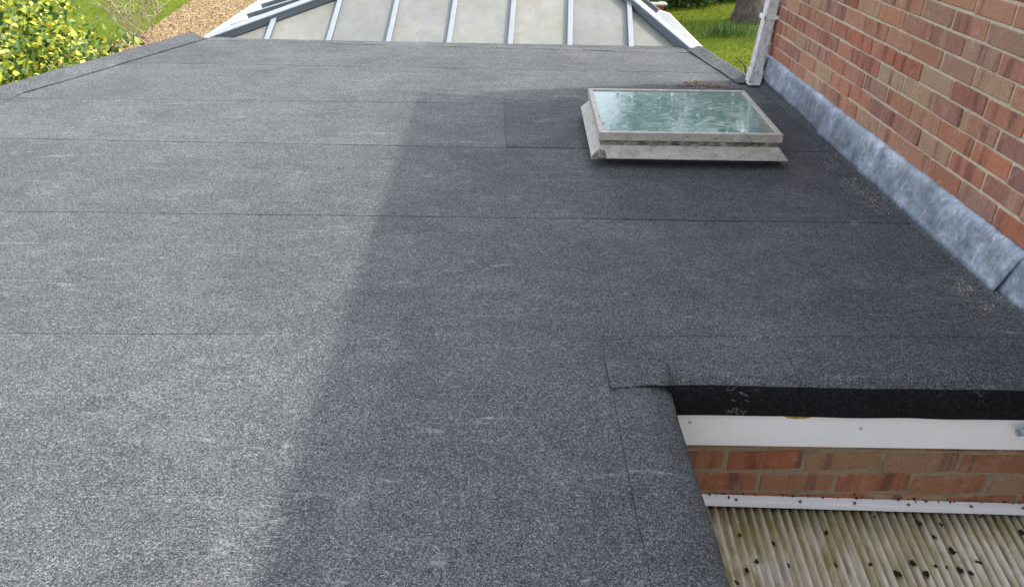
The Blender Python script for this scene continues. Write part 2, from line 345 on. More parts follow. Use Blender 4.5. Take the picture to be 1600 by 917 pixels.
def sweep(path, prof, mat, name, zf=None, jit=0.0, step=.04, thick=True):
    """profile (d inward-left of path, z) swept along a polyline with mitres; path resampled"""
    P = [Vector((p[0], p[1])) for p in path]; pts = []; nrm = []
    for i in range(len(P)-1):
        a, b = P[i], P[i+1]; n = max(1, int((b-a).length/step))
        for k in range(n + (1 if i == len(P)-2 else 0)): pts.append(a.lerp(b, k/n))
    segn = []
    for i in range(len(P)-1):
        d = (P[i+1]-P[i]).normalized(); segn.append(Vector((-d.y, d.x)))
    for p in pts:
        best = []
        for i in range(len(P)-1):
            a, b = P[i], P[i+1]; t = (p-a).dot(b-a)/(b-a).length_squared
            if -1e-4 <= t <= 1+1e-4 and (a.lerp(b, t)-p).length < 1e-4: best.append(segn[i])
        n = sum(best, Vector((0, 0))).normalized(); n /= max(.4, n.dot(best[0])); nrm.append(n)
    v = []; m = len(prof)
    for p, n in zip(pts, nrm):
        for j, (d, z) in enumerate(prof):
            q = p + n*d; zz = z + (zf(q) if zf else 0) + jit*noise.noise((q.x*5, q.y*5, z*6+3))
            jj = jit*noise.noise((q.x*8+9, q.y*8, z*3)); v.append((q.x+n.x*jj, q.y+n.y*jj, zz))
    f = [(i*m+j, i*m+j+1, (i+1)*m+j+1, (i+1)*m+j) for i in range(len(pts)-1) for j in range(m-1)]
    me = mesh_of(name, v, f, mat, True)
    bm = bmesh.new(); bm.from_mesh(me); bmesh.ops.recalc_face_normals(bm, faces=bm.faces[:])
    up_ = sum((fc.normal.z*fc.calc_area() for fc in bm.faces))
    if up_ < 0: bmesh.ops.reverse_faces(bm, faces=bm.faces[:])
    for e in bm.edges:
        if len(e.link_faces) == 2 and e.calc_face_angle(0) > .75: e.smooth = False
    bm.to_mesh(me); bm.free(); return me
LEAF_V = np.array([(0, 0, 0), (.30, -.42, .10), (.30, .42, .10), (.5, 0, 0), (.72, -.33, .07), (.72, .33, .07), (1, 0, -.06)], float)
LEAF_F = [(0, 1, 3), (0, 3, 2), (1, 4, 3), (3, 5, 2), (3, 4, 6), (3, 6, 5)]
LEAF_R = [0.25, 1, 1, 0, 1, 1, .8]
QUAD_V = np.array([(0, 0, 0), (.5, -.35, .05), (1, 0, 0), (.5, .35, .05)], float); QUAD_F = [(0, 1, 2, 3)]
BLADE_V = np.array([(0, -.05, 0), (0, .05, 0), (1, 0, 0)], float); BLADE_F = [(0, 1, 2)]
def frames(dirs, nrms):
    d = dirs/np.linalg.norm(dirs, axis=1, keepdims=True)
    s = np.cross(nrms, d); s /= np.linalg.norm(s, axis=1, keepdims=True)+1e-9
    n = np.cross(d, s); return np.stack([d, s, n], axis=2)     # columns
def scatter_mesh(name, mat, P, D, N, S, tv, tf, rim=None):
    Rm = frames(D, N); V = np.einsum('kij,mj->kmi', Rm, tv)*S[:, None, None] + P[:, None, :]
    k, mm = len(P), len(tv); me = bpy.data.meshes.new(name); nv = k*mm
    me.vertices.add(nv); me.vertices.foreach_set('co', V.reshape(-1).astype(np.float32))
    ln = len(tf[0]); fa = np.array(tf); L = (fa[None]+(np.arange(k)*mm)[:, None, None]).reshape(-1)
    me.loops.add(len(L)); me.loops.foreach_set('vertex_index', L.astype(np.int32))
    npoly = k*len(tf); me.polygons.add(npoly); me.polygons.foreach_set('loop_start', (np.arange(npoly)*ln).astype(np.int32))
    me.materials.append(mat)
    if rim is not None:
        at = me.attributes.new('rim', 'FLOAT', 'POINT'); at.data.foreach_set('value', np.tile(np.array(rim, np.float32), k))
    me.update(calc_edges=True); me.validate(); return me

GZ = -2.6
# ------------------------------------------------------------------ ground
S_ = 300
ob('lawn', mesh_of('lawn', [(-S_, -S_, GZ), (S_, -S_, GZ), (S_, S_, GZ), (-S_, S_, GZ)], [(0, 1, 2, 3)], M['lawn']), kind='structure')
pv = MB(); pv.box((.2, -3.5, GZ-.05), (7.8, 1.9, GZ+.012))
ob('patio', pv.mesh('patio', M['paving']), kind='structure')
mulch_poly = [(-9.1, 14.0), (-6.2, 13.0), (-6.1, 18), (-6.2, 23), (-6.9, 28), (-9.0, 28), (-8.35, 23), (-8.0, 18.5), (-8.35, 16.5)]
mb = MB(); mb.prism(mulch_poly, GZ-.05, GZ+.03); ob('mulch_bed', mb.mesh('mulch_bed', M['mulch']), kind='structure')
def inpoly(x, y, poly):
    c = np.zeros(len(x), bool); n = len(poly)
    for i in range(n):
        x1, y1 = poly[i]; x2, y2 = poly[(i+1) % n]
        cond = ((y1 > y) != (y2 > y)) & (x < (x2-x1)*(y-y1)/(y2-y1+1e-12)+x1); c ^= cond
    return c
n = 52000
x = rng.uniform(-9.2, -6.0, n); y = rng.uniform(13, 28, n); k = inpoly(x, y, mulch_poly); x, y = x[k], y[k]; n = len(x)
P = np.stack([x, y, GZ+.03+rng.uniform(0, .025, n)], 1); D = rng.normal(size=(n, 3))*[1, 1, .25]; N = rng.normal(size=(n, 3))*.35+[0, 0, 1]
ob('bark_chips', scatter_mesh('bark_chips', M['chip'], P, D, N, rng.uniform(.02, .055, n), QUAD_V, QUAD_F),
   label='pale brown bark chips covering the garden bed beside the lawn', cat='bark chips', kind='stuff')
n = 110000
xa = rng.uniform(-16, -6.2, n//2); ya = rng.uniform(13, 32, n//2); kk = ~inpoly(xa, ya, mulch_poly); xa, ya = xa[kk], ya[kk]
xb = rng.uniform(2.2, 9, n//2); yb = rng.uniform(11, 27, n//2)
x = np.concatenate([xa, xb]); y = np.concatenate([ya, yb]); n = len(x)
P = np.stack([x, y, np.full(n, GZ)], 1); D = rng.normal(size=(n, 3))*[.45, .45, .1]+[0, 0, 1]; N = rng.normal(size=(n, 3))
ob('grass', scatter_mesh('grass', M['grass'], P, D, N, rng.uniform(.03, .075, n)*1.0, BLADE_V*[1, 2.0, 1], BLADE_F),
   label='short mown green grass blades across the lawn', cat='grass', kind='stuff')
def tuft(loc, nb, h, spread, label):
    x = rng.normal(0, spread, nb)+loc[0]; y = rng.normal(0, spread*.7, nb)+loc[1]
    P = np.stack([x, y, np.full(nb, GZ)], 1); D = rng.normal(size=(nb, 3))*[.25, .25, .05]+[0, 0, 1]
    me = scatter_mesh('long_grass_clump', M['grass'], P, D, rng.normal(size=(nb, 3)), rng.uniform(.6, 1.1, nb)*h, BLADE_V*[1, .7, 1], BLADE_F)
    me.materials[0] = M['gleaf']
    o = thing('leafy_bulb_clump', label, 'plant', (loc[0], loc[1], GZ)); ob('foliage', me, o, kind='stuff'); return o
q = onz(1135, 55, GZ); tuft(q, 260, .38, .34, 'long strappy dark green bulb leaves growing out of the lawn before the tree')

# ------------------------------------------------------------------ felt flat roof on the extension
ROOF = [(-2.87, -.9), (.475, -.9), (.475, 1.69), (1.69, 1.69), (1.63, 4.80), (1.53, 4.82), (1.40, 5.63), (-2.28, 5.93), (-2.87, 4.45)]
ext = thing('roof_extension', 'single storey flat roofed extension covered in grey mineral roofing felt', 'building', (-.6, 2.5, GZ))
core = [(-2.80, -.85), (.44, -.85), (.44, 1.7285), (1.60, 1.7285), (1.575, 4.78), (1.47, 4.80), (1.33, 5.57), (-2.22, 5.86), (-2.80, 4.42)]
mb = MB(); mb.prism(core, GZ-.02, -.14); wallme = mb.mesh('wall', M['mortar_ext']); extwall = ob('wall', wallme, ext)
mb = MB(); mb.prism(core, -.139, -.012); ob('roof_deck', mb.mesh('roof_deck', M['deck']), ext)
def lx(y): return -2.72 if y < 4.40 else -2.72 + (y-4.40)*(.56/1.46)
def rx(y):
    if y < 1.94: return .315
    if y < 4.78: return 1.655 - (y-2.16)*.0167
    return 1.455 - (y-4.8)*.14
def sheet(y0, y1, x0, x1, z, sl=0.0, dz=.0011, ov=.06, tone=1.0, nm='felt_sheet'):
    """one felt sheet: near edge proud of the sheet before it, far edge tucked below the next"""
    nx = max(4, int((2.6 if x0 is None else x1-x0)/.06)); ny = max(3, int((y1-y0)/.07)); v = []
    edge = random.random()*50
    for j in range(ny+1):
        t = j/ny
        for i in range(nx+1):
            s = i/nx; yy = y0 + t*(y1+ov-y0)
            a = lx(yy) if x0 is None else x0; b_ = rx(min(yy, 5.9)) if x1 is None else x1
            X = a + s*(b_-a); Y = yy + sl*(X+.6)
            if j == 0: Y += .0045*noise.noise((X*3.1+edge, y0, 1)) + .0025*noise.noise((X*14+edge, y0, 4))
            if i == 0 and x0 is not None: X += .004*noise.noise((Y*4, edge, 2))
            zz = z + dz*(1-t*1.15) + .0016*noise.noise((X*1.3, Y*1.3, 7)) + .0009*noise.noise((X*5, Y*5, 2))
            if j == 0: zz += .0012*(noise.noise((X*2.2+edge, 3, 1))+.4)
            if i == 0 and x0 is not None: zz += .0030
            v.append((X, Y, zz))
    m_ = nx+1; f = [(j*m_+i, j*m_+i+1, (j+1)*m_+i+1, (j+1)*m_+i) for j in range(ny) for i in range(nx)]
    k = len(v); bot = -.016                       # skirt faces give the sheet its thickness
    ring = [i for i in range(m_)] + [j*m_+nx for j in range(1, ny+1)] + [ny*m_+i for i in range(nx-1, -1, -1)] + [j*m_ for j in range(ny-1, 0, -1)]
    for r_ in ring: v.append((v[r_][0], v[r_][1], v[r_][2]-.007))
    nr = len(ring)
    f += [(ring[(i+1) % nr], ring[i], k+i, k+(i+1) % nr) for i in range(nr)]
    me = mesh_of(nm, v, f, M['felt'])
    o = ob(nm, me, ext); o.color = (tone, tone, tone*1.01, 1); return o
rows = [(-.88, .22, 0.0), (.22, 1.03, 0.0), (1.03, 1.945, -.005), (1.945, 2.79, -.023), (2.79, 3.60, -.040), (3.60, 4.31, -.035), (4.31, 5.08, -.035), (5.08, 5.76, -.06)]
sheet(-.88, .22, -2.72, .315, 0); sheet(.22, 1.03, -2.72, .315, 0)
sheet(1.03, 1.945, -2.72, -.62, 0, -.003); sheet(1.03, 1.945, -.64, -.27, .0012, -.003); sheet(1.03, 1.945, -.285, .315, .0022, -.003)
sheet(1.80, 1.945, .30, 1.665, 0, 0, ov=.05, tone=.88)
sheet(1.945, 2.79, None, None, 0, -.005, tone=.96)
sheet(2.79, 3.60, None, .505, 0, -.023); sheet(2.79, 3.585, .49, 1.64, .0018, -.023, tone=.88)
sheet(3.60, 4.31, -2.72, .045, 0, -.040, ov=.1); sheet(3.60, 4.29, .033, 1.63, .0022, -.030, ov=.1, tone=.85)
sheet(4.31, 5.08, None, None, 0, -.015, dz=.0006, ov=.08)
sheet(5.08, 5.80, None, None, .0, -.045, dz=.0007, ov=.02)
# raised edges
felt_parts = []
def kerb(path, prof, nm, zf=None, jit=.004, mat='felt_edge'):
    o = ob(nm, sweep(path, prof, M[mat], nm, zf, jit, .035), ext); return o
EDGE = [(.168, -.003), (.175, .006), (.174, .009), (.13, .013), (.07, .030), (.03, .034), (.008, .024), (-.006, .002), (-.012, -.05), (-.012, -.12)]
kerb([(-2.28, 5.93), (-2.87, 4.45), (-2.87, -.9)], EDGE, 'felt_edge_trim')
kerb([(1.575, 4.74), (1.44, 5.63)], [(.12, -.004), (.119, .011), (.08, .012), (.035, .03), (.01, .028), (-.01, .008), (-.016, -.05), (-.018, -.13)], 'felt_edge_trim', jit=.007)
kerb([(1.44, 5.62), (-2.28, 5.93)], [(.10, -.003), (.099, .0015), (.04, .004), (.012, .002), (.0, -.012), (-.006, -.10)], 'felt_edge_trim', jit=.008, mat='felt')
# edges of the notch above the corrugated canopy
kerb([(.475, -.9), (.475, 1.735)], [(.165, -.002), (.173, .0075), (.172, .0105), (.12, .012), (.085, .009), (.05, .0), (.022, -.010), (.006, -.022), (-.003, -.05), (-.005, -.115)], 'felt_edge_trim', jit=.004)
slope = lambda q: -.021*(q.x-.48)*min(1, max(0, (1.79-q.y)/.09))
NP = [(.115, .001), (.113, .0115), (.062, .0118), (.036, .0105), (.020, .006), (.010, -.002), (.003, -.018), (-.001, -.045), (-.004, -.07), (-.006, -.092)]
for ka, kb, ky, up_k in (((.455), .845, 1.692, 0.0), (.823, 1.70, 1.690, .0035)):      # top strip, then the front face below it with shade painted into the felt
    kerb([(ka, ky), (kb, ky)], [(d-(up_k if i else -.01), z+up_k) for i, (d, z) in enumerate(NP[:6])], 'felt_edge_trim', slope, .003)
    kerb([(ka, ky), (kb, ky)], [(d-up_k, z+up_k) for d, z in NP[5:]], 'shaded_kerb_face', slope, .003, 'felt_shaded')
# cut corner patch at the inner corner: overlapping tongues of felt
def flap(pts, z0, lift, nm='felt_patch'):
    n = 10; v = []
    a, b_, c_, d_ = [Vector((*p, 0)) for p in pts]
    for j in range(n+1):
        for i in range(n+1):
            s, t = i/n, j/n; p = a.lerp(b_, s).lerp(d_.lerp(c_, s), t)
            e = max(abs(s-.5), abs(t-.5))*2
            zz = z0 + lift(s, t) + .0012*noise.noise((p.x*25, p.y*25, 2))
            v.append((p.x + .003*noise.noise((p.y*30, 1, p.x*30)), p.y + .003*noise.noise((p.x*30, 5, p.y*30)), zz))
    m_ = n+1; f = [(j*m_+i, j*m_+i+1, (j+1)*m_+i+1, (j+1)*m_+i) for j in range(n) for i in range(n)]
    me = mesh_of(nm, v, f, M['felt_edge'], True); o = ob(nm, me, ext)
    md = o.modifiers.new('thickness', 'SOLIDIFY'); md.thickness = .0045; md.offset = -1; return o
flap([(.30, 1.665), (.468, 1.685), (.468, 1.775), (.30, 1.80)], .0165, lambda s, t: -.012*max(0, s-.72)*2.2*(1-t) + .006*t*s)

# fascia and brickwork of the notch
fz = lambda x_: -.021*(x_-.48)
mb = MB(); x0, x1 = .475, 1.70
mb.hexa([(x0, 1.700, -.212+fz(x0)), (x1, 1.700, -.212+fz(x1)), (x1, 1.716, -.212+fz(x1)), (x0, 1.716, -.212+fz(x0)),
         (x0, 1.700, -.085+fz(x0)), (x1, 1.700, -.085+fz(x1)), (x1, 1.716, -.085+fz(x1)), (x0, 1.716, -.085+fz(x0))])
fas = ob('fascia_board', mb.mesh('fascia_board', M['fascia'], .002), ext)
def disc(c, r, h, n=14, ax='y'):
    v = []; 
    for k_, (rr, hh) in enumerate([(r, 0), (r, h*.5), (r*.7, h*.9), (0.0001, h)]):
        for j in range(n):
            t = 2*math.pi*j/n; v.append((c[0]+rr*math.cos(t), c[1]-hh, c[2]+rr*math.sin(t)) if ax == 'y' else (c[0]+rr*math.cos(t), c[1]+rr*math.sin(t), c[2]+hh))
    f = [(k_*n+j, k_*n+(j+1) % n, (k_+1)*n+(j+1) % n, (k_+1)*n+j) for k_ in range(3) for j in range(n)]
    return v, f
for px, py in ((1078, 659), (1345, 669)):
    p = ony(px, py, 1.699); mb = MB(); mb.add(*disc(p, .0055, .0025)); ob('fixing_cap', mb.mesh('fixing_cap', M['capgrey'], smooth=True), fas)
p = ony(1243, 651, 1.699); v = []; nseg = 14
for i in range(nseg+1):
    s = i/nseg; xx = p.x-.03+s*.075; dd = .006*math.sin(math.pi*s)**.7*(1+.3*noise.noise((s*6, 1, 2)))
    v += [(xx, 1.6985, p.z+.008), (xx, 1.6985, p.z-.001-dd)]
ob('rust_stain', mesh_of('rust_stain', v, [(2*i, 2*i+1, 2*i+3, 2*i+2) for i in range(nseg)], M['rust']), fas)
def brick_variants(nm, lx_, ly_, lz_, mat, k=6):
    out = []
    for i in range(k):
        me = MB().box((-lx_/2, -ly_/2, -lz_/2), (lx_/2, ly_/2, lz_/2)).mesh(nm, mat, .0035, seg=1)
        for v_ in me.vertices:
            a = Vector(v_.co); v_.co += Vector((noise.noise(a*30+Vector((i*9, 1, 2))), noise.noise(a*30+Vector((i*9, 7, 2))), noise.noise(a*30+Vector((i*9, 1, 8)))))*.0036
        out.append(me)
    return out
bv = brick_variants('brick', .218, .05, .069, M['brick_ext'])
PITCHX, PITCHZ = .2315, .0815
xj = ony(1253, 735, 1.722).x; zj = ony(1253, 722.5, 1.722).z      # head joint centre of the upper full course
for r_ in range(-5, 2):
    zc = zj + r_*PITCHZ; offx = xj + PITCHX/2 + (PITCHX/2 - .006 if r_ % 2 else 0)
    for k_ in range(-4, 6):
        xc = offx + k_*PITCHX
        if xc < .36 or xc > 1.80: continue
        o = ob('brick', random.choice(bv), extwall); o.location = (xc, 1.749 + random.uniform(-.0015, .0015), zc - .022*(xc-.9) + random.uniform(-.0015, .0015))
        o.rotation_euler = (0, .022 + random.uniform(-.004, .004), random.choice((0, math.pi)))
# debris of grit and moss along the top of the batten
bz = lambda x_: -.431 - .044*(x_-.63)
n = 80; xx = rng.uniform(.52, 1.64, n)
P = np.stack([xx, rng.uniform(1.714, 1.724, n), np.array([bz(a) for a in xx])+.006+rng.uniform(0, .012, n)], 1)
ob('grit_line', scatter_mesh('grit_line', M['moss'], P, rng.normal(size=(n, 3)), rng.normal(size=(n, 3)), rng.uniform(.004, .013, n), QUAD_V, QUAD_F),
   label='dark grit and moss caught along the joint above the white batten', cat='moss', kind='stuff')

# ------------------------------------------------------------------ corrugated canopy
TP = math.tan(R(10)); YB = 1.700
sheet_z = lambda x_, y_: -.460 - .044*(x_-.63) - TP*(YB-y_)
can = thing('corrugated_canopy', 'stained clear corrugated plastic canopy roof fixed below the white fascia', 'canopy', (1.1, 1.0, GZ))
W0, W1, wave = .492, 1.628, .0272; nx = int((W1-W0)/wave*10); ny = 26; v = []
for j in range(ny+1):
    y_ = YB+.012 - (YB+.012+.9)*j/ny
    for i in range(nx+1):
        x_ = W0 + (W1-W0)*i/nx
        v.append((x_, y_, sheet_z(x_, y_) + 0.0060*math.cos(2*math.pi*(x_-W0)/wave) + .002*noise.noise((x_*3, y_*3, 1))))
m_ = nx+1
o = ob('corrugated_sheet', mesh_of('corrugated_sheet', v, [(j*m_+i, (j+1)*m_+i, (j+1)*m_+i+1, j*m_+i+1) for j in range(ny) for i in range(nx)], M['corrugated'], True), can)
md = o.modifiers.new('thickness', 'SOLIDIFY'); md.thickness = .0012
mb = MB(); x0, x1 = .50, 1.63
mb.hexa([(x0, 1.698, bz(x0)-.019), (x1, 1.698, bz(x1)-.019), (x1, 1.7235, bz(x1)-.017), (x0, 1.7235, bz(x0)-.017),
         (x0, 1.699, bz(x0)+.002), (x1, 1.699, bz(x1)+.002), (x1, 1.7235, bz(x1)+.007), (x0, 1.7235, bz(x0)+.007)])
bat = ob('batten', mb.mesh('batten', M['batten'], .0025), can)
for px in (1150, 1250, 1335, 1419, 1517, 1598):
    p = ony(px, 779.5+(px-1150)*.029, 1.699); mb = MB(); mb.add(*disc((p.x, 1.6985, p.z), .0048, .005)); s_ = ob('screw', mb.mesh('screw', M['screw'], smooth=True), bat)
for yy in (1.25, .35, -.55):
    mb = MB(); mb.hexa([(W0, yy-.025, sheet_z(W0, yy)-.085), (W1, yy-.025, sheet_z(W1, yy)-.085), (W1, yy+.025, sheet_z(W1, yy)-.085), (W0, yy+.025, sheet_z(W0, yy)-.085),
                        (W0, yy-.025, sheet_z(W0, yy-.025)-.009), (W1, yy-.025, sheet_z(W1, yy-.025)-.009), (W1, yy+.025, sheet_z(W1, yy+.025)-.009), (W0, yy+.025, sheet_z(W0, yy+.025)-.009)])
    ob('rafter', mb.mesh('rafter', M['timber']), can)
for xx in (W0+.05, W1-.08):
    mb = MB(); mb.box((xx-.035, -.60, GZ+.012), (xx+.035, -.52, sheet_z(xx, -.55)-.086)); ob('post', mb.mesh('post', M['timber']), can)
spots = [(177, 277, 8), (262, 410, 11), (212, 455, 10), (160, 515, 10), (345, 320, 8), (420, 430, 10), (353, 145, 7), (410, 148, 6), (610, 265, 9), (655, 430, 9), (830, 425, 10), (960, 470, 15), (1040, 418, 13), (1070, 220, 12), (1150, 290, 9), (1240, 360, 13), (1275, 455, 13), (1370, 415, 10), (1110, 475, 14), (1185, 228, 8), (1380, 185, 8), (1432, 188, 7), (1530, 178, 8), (1583, 265, 12), (1155, 435, 8), (1210, 440, 7), (1335, 470, 9), (852, 185, 5)]
for i, (zx, zy, r_) in enumerate(spots):
    px, py = 1100+zx/3.2, 750+zy/3.2; d = ray(px, py)
    t = 1.5
    for _ in range(30): q = CAM + d*t; t += (q.z - sheet_z(q.x, q.y))*.9/max(.4, -d.z+TP*d.y*-1+.2)
    q = CAM + d*t; rr = r_/3.2*1.75/FPX*1.45
    bm = bmesh.new(); bmesh.ops.create_icosphere(bm, subdivisions=3, radius=1)
    for v_ in bm.verts:
        a = Vector(v_.co); k_ = 1 + 1.0*noise.noise(a*1.2+Vector((i*5.1, 2, 1))) + .7*noise.noise(a*3.2+Vector((i*3.3, 2, 7)))
        v_.co = Vector((a.x*rr*.75*k_, a.y*rr*1.25*k_, a.z*rr*.55*k_))
    me = bpy.data.meshes.new('moss_clump'); bm.to_mesh(me); bm.free(); me.materials.append(M['moss'])
    sz = 'large' if r_ >= 12 else ('small' if r_ >= 9 else 'tiny')
    o = ob('moss_clump', me, None, sz + ' dark moss clump lying on the stained corrugated plastic roof', 'moss', sz + ' moss clumps scattered on the corrugated canopy')
    o.location = (q.x, q.y, sheet_z(q.x, q.y) + .004 + rr*.12); o.rotation_euler = (-R(10), 0, random.uniform(-.5, .5))

# overflow pipe stub at the end of the fascia
p = ony(1591, 676, 1.66)
pp = thing('overflow_pipe', 'short grey pipe stub poking out beside the end of the white fascia', 'pipe', (p.x, p.y, p.z))
mb = MB(); n = 16; a0 = Vector((p.x, p.y, p.z)); dv = Vector((.12, .035, .004)); prof = [(0, .0085), (.0, .0110), (1.0, .0110)]
ax = dv.normalized(); u_ = ax.cross(Vector((0, 0, 1))).normalized(); w_ = ax.cross(u_); v = []
for t, r_ in [(.5, .0085), (0, .0085), (0, .0112), (1, .0112)]:
    v += [a0 + dv*t + (u_*math.cos(2*math.pi*j/n)+w_*math.sin(2*math.pi*j/n))*r_ for j in range(n)]
mb.add(v, [(k_*n+j, k_*n+(j+1) % n, (k_+1)*n+(j+1) % n, (k_+1)*n+j) for k_ in range(3) for j in range(n)])
ob('pipe_wall', mb.mesh('pipe_wall', M['plastic_pipe'], smooth=True), pp)
mb = MB(); mb.add([a0 + dv*.3 + (u_*math.cos(2*math.pi*j/n)+w_*math.sin(2*math.pi*j/n))*.0084 for j in range(n)], [list(range(n))])
ob('pipe_bore', mb.mesh('pipe_bore', M['pipe_hole']), pp)

# ------------------------------------------------------------------ brick house on the right
HANG = math.atan2(.045, 2.70); HO = Vector((1.625, 4.86, 0))
HD = Vector((math.sin(HANG), -math.cos(HANG), 0)); HN = Vector((math.cos(HANG), math.sin(HANG), 0))  # along wall to the viewer; into the house
def hp(s, d, z): return HO + HD*s + HN*d + Vector((0, 0, z))          # s along wall, d into the wall
house = thing('brick_house', 'tall red and plum brick house wall rising beside the felt roof', 'house', (4.5, 1.5, GZ))
def hbox(mb, s0, s1, d0, d1, z0, z1):
    return mb.hexa([hp(s0, d0, z0), hp(s1, d0, z0), hp(s1, d1, z0), hp(s0, d1, z0), hp(s0, d0, z1), hp(s1, d0, z1), hp(s1, d1, z1), hp(s0, d1, z1)])
HE = 2.12
hw = ob('wall', hbox(MB(), .004, 8.0, .006, 5.8, GZ, HE).mesh('wall', M['mortar']), house)
mb = MB(); e0, rg = -.30, 2.9; pit = math.tan(R(33))
mb.add([hp(0.0, e0-.02, HE-.02), hp(8.1, e0-.20, HE-.02), hp(8.1, rg, HE-.02+(rg-e0)*pit), hp(0.0, rg, HE-.02+(rg-e0)*pit), hp(8.1, 2*rg-e0, HE-.02), hp(0.0, 2*rg-e0, HE-.02),
        hp(0.0, e0-.02, HE+.03), hp(8.1, e0-.20, HE+.03), hp(8.1, rg, HE+.03+(rg-e0)*pit), hp(0.0, rg, HE+.03+(rg-e0)*pit), hp(8.1, 2*rg-e0, HE+.03), hp(0.0, 2*rg-e0, HE+.03)],
       [(0, 1, 2, 3), (3, 2, 4, 5), (6, 9, 8, 7), (9, 11, 10, 8), (0, 6, 7, 1), (5, 4, 10, 11), (0, 3, 9, 6), (3, 5, 11, 9), (1, 7, 8, 2), (2, 8, 10, 4)])
ob('roof', mb.mesh('roof', M['tile']), house)
mb = MB(); mb.add([hp(.02, .0, HE), hp(.02, 5.8, HE), hp(.02, 2.9, HE+2.9*pit), hp(.2, .0, HE), hp(.2, 5.8, HE), hp(.2, 2.9, HE+2.9*pit)],
                  [(0, 1, 2), (3, 5, 4), (0, 2, 5, 3), (2, 1, 4, 5), (1, 0, 3, 4)]); ob('gable', mb.mesh('gable', M['brick_i']), house)
hbv = brick_variants('brick', .050, .2155, .0655, M['brick'], 8)
NC = 15; zb0 = .045; cnt = 0; loose = MB()
def course(r_): return zb0 + r_*.0752
for r_ in range(-34, 28):
    zc = course(r_); st = .1125 if r_ % 2 else .225
    s = 0.0; first = True
    while s < 7.9:
        ln = .2155; 
        if first and r_ % 2: ln = .1025
        sc = s + ln/2; vis = 1 <= r_ <= 14 and s < 3.35
        if zc > HE-.04: break
        if vis and not (r_ > 9 and s < 1.0 + (0)) or (vis and r_ <= 13 and s < 1.0 and r_ <= 9):
            o = ob('brick', hbv[random.randrange(8)], hw)
            jd = random.uniform(-.002, .002); o.location = hp(sc, .025+jd, zc + random.uniform(-.0015, .0015))
            o.rotation_euler = (random.uniform(-.006, .006), random.choice((0, math.pi)), HANG + random.choice((0, math.pi)))
            if random.random() < .5: o.rotation_euler.y = 0
            if ln < .2: o.scale = (1, .475, 1)
            cnt += 1
        else: hbox(loose, s, s+ln, 0.0, .05, zc-.0325, zc+.0325)
        s += ln + .0105; first = False
print('house bricks', cnt)
ob('brickwork', loose.mesh('brickwork', M['brick_i']), hw, kind='stuff')
# felt upstand at the foot of the wall
path = [hp(6.6, -.012, 0), hp(.02, -.012, 0)]
def upst(): 
    v = []; nn = 90
    for i in range(nn+1):
        s = -.0 + i*(2.95)/nn
        for d, z in ((-.060, -.003), (-.058, .0095), (-.030, .014), (-.014, .034), (-.010, .10)):
            q = hp(s, d + .003*noise.noise((s*6, z*20, 1)), z + .003*noise.noise((s*5, z*9, 4))); v.append(q)
    return mesh_of('felt_upstand', v, [(i*5+j, i*5+j+1, (i+1)*5+j+1, (i+1)*5+j) for i in range(nn) for j in range(4)], M['felt_edge'], True)
ob('felt_upstand', upst(), ext)

# ------------------------------------------------------------------ lead flashing
lead = thing('lead_flashing', 'blue grey weathered lead flashing dressed along the foot of the brick wall', 'flashing', hp(1.4, -.03, 0))
def lead_sheet(s0, s1, zt, zb, out, slant0, slant1, seed):
    nx, nz = int((s1-s0)/.03), 9; v = []
    for i in range(nx+1):
        a = i/nx
        for j in range(nz+2):
            t = max(0, (j-1))/nz                      # 0 top .. 1 bottom; j=0 is the lip tucked into the joint
            sl = slant0*(1-a) + slant1*a; s = s0 + a*(s1-s0) + sl*t
            z_top = zt(s) + .003*noise.noise((s*4, seed, 1)) + .0015*noise.noise((s*17, seed, 5)); z_bot = zb(s) + .005*noise.noise((s*3.3, seed, 2)) + .002*noise.noise((s*13, seed, 2))
            z = z_top + (z_bot-z_top)*t
            d = -(.012 + out*t**1.2) - .003*math.sin(math.pi*min(1, t*1.0))*.6 - .006*noise.noise((s*5, t*2+seed, 3)) - .0025*noise.noise((s*16, t*5+seed, 3))
            if j == 0: d, z = .012, z_top+.006
            elif j == 1: d = -.006
            v.append(hp(s, d, z))
    m_ = nz+2; me = mesh_of('lead_sheet', v, [(i*m_+j, (i+1)*m_+j, (i+1)*m_+j+1, i*m_+j+1) for i in range(nx) for j in range(m_-1)], M['lead'], True)
    o = ob('lead_sheet', me, lead); md = o.modifiers.new('thickness', 'SOLIDIFY'); md.thickness = .004; md.offset = 0; return o
ZT = lambda s: .170 - .004*s
def ZB(s): return .046 - .030*min(1, s/.9) if s < .9 else max(.010, .016 - .004*(s-.9))
lead_sheet(-.01, 1.12, ZT, ZB, .018, 0, 0.0, 1.0)
lead_sheet(1.06, 2.70, ZT, ZB, .038, 0.03, -.035, 2.0)
lead_sheet(2.64, 4.2, lambda s: ZT(s)-.004, ZB, .020, .0, .0, 3.0)

# ------------------------------------------------------------------ downpipe at the far corner of the house
b0 = ony(1180, 121, 4.72); t0 = ony(1208, 0, 4.76)
pb = Vector((b0.x, 4.74, b0.z)); pd = Vector((t0.x-b0.x, 0.02, t0.z-b0.z)).normalized(); top = pb + pd*2.2
dp = thing('downpipe', 'grubby white square plastic downpipe strapped to the corner of the brick house', 'downpipe', (pb.x, pb.y, 0))
mb = MB(); mb.bar(pb+pd*.0, top, (0, -1, 0), .066, .066, -.033); ob('pipe', mb.mesh('pipe', M['pipe'], .006), dp)
mb = MB(); mb.bar(pb-pd*.035, pb+pd*.045, (0, -1, 0), .078, .078, -.039); ob('socket', mb.mesh('socket', M['pipe'], .005), dp)
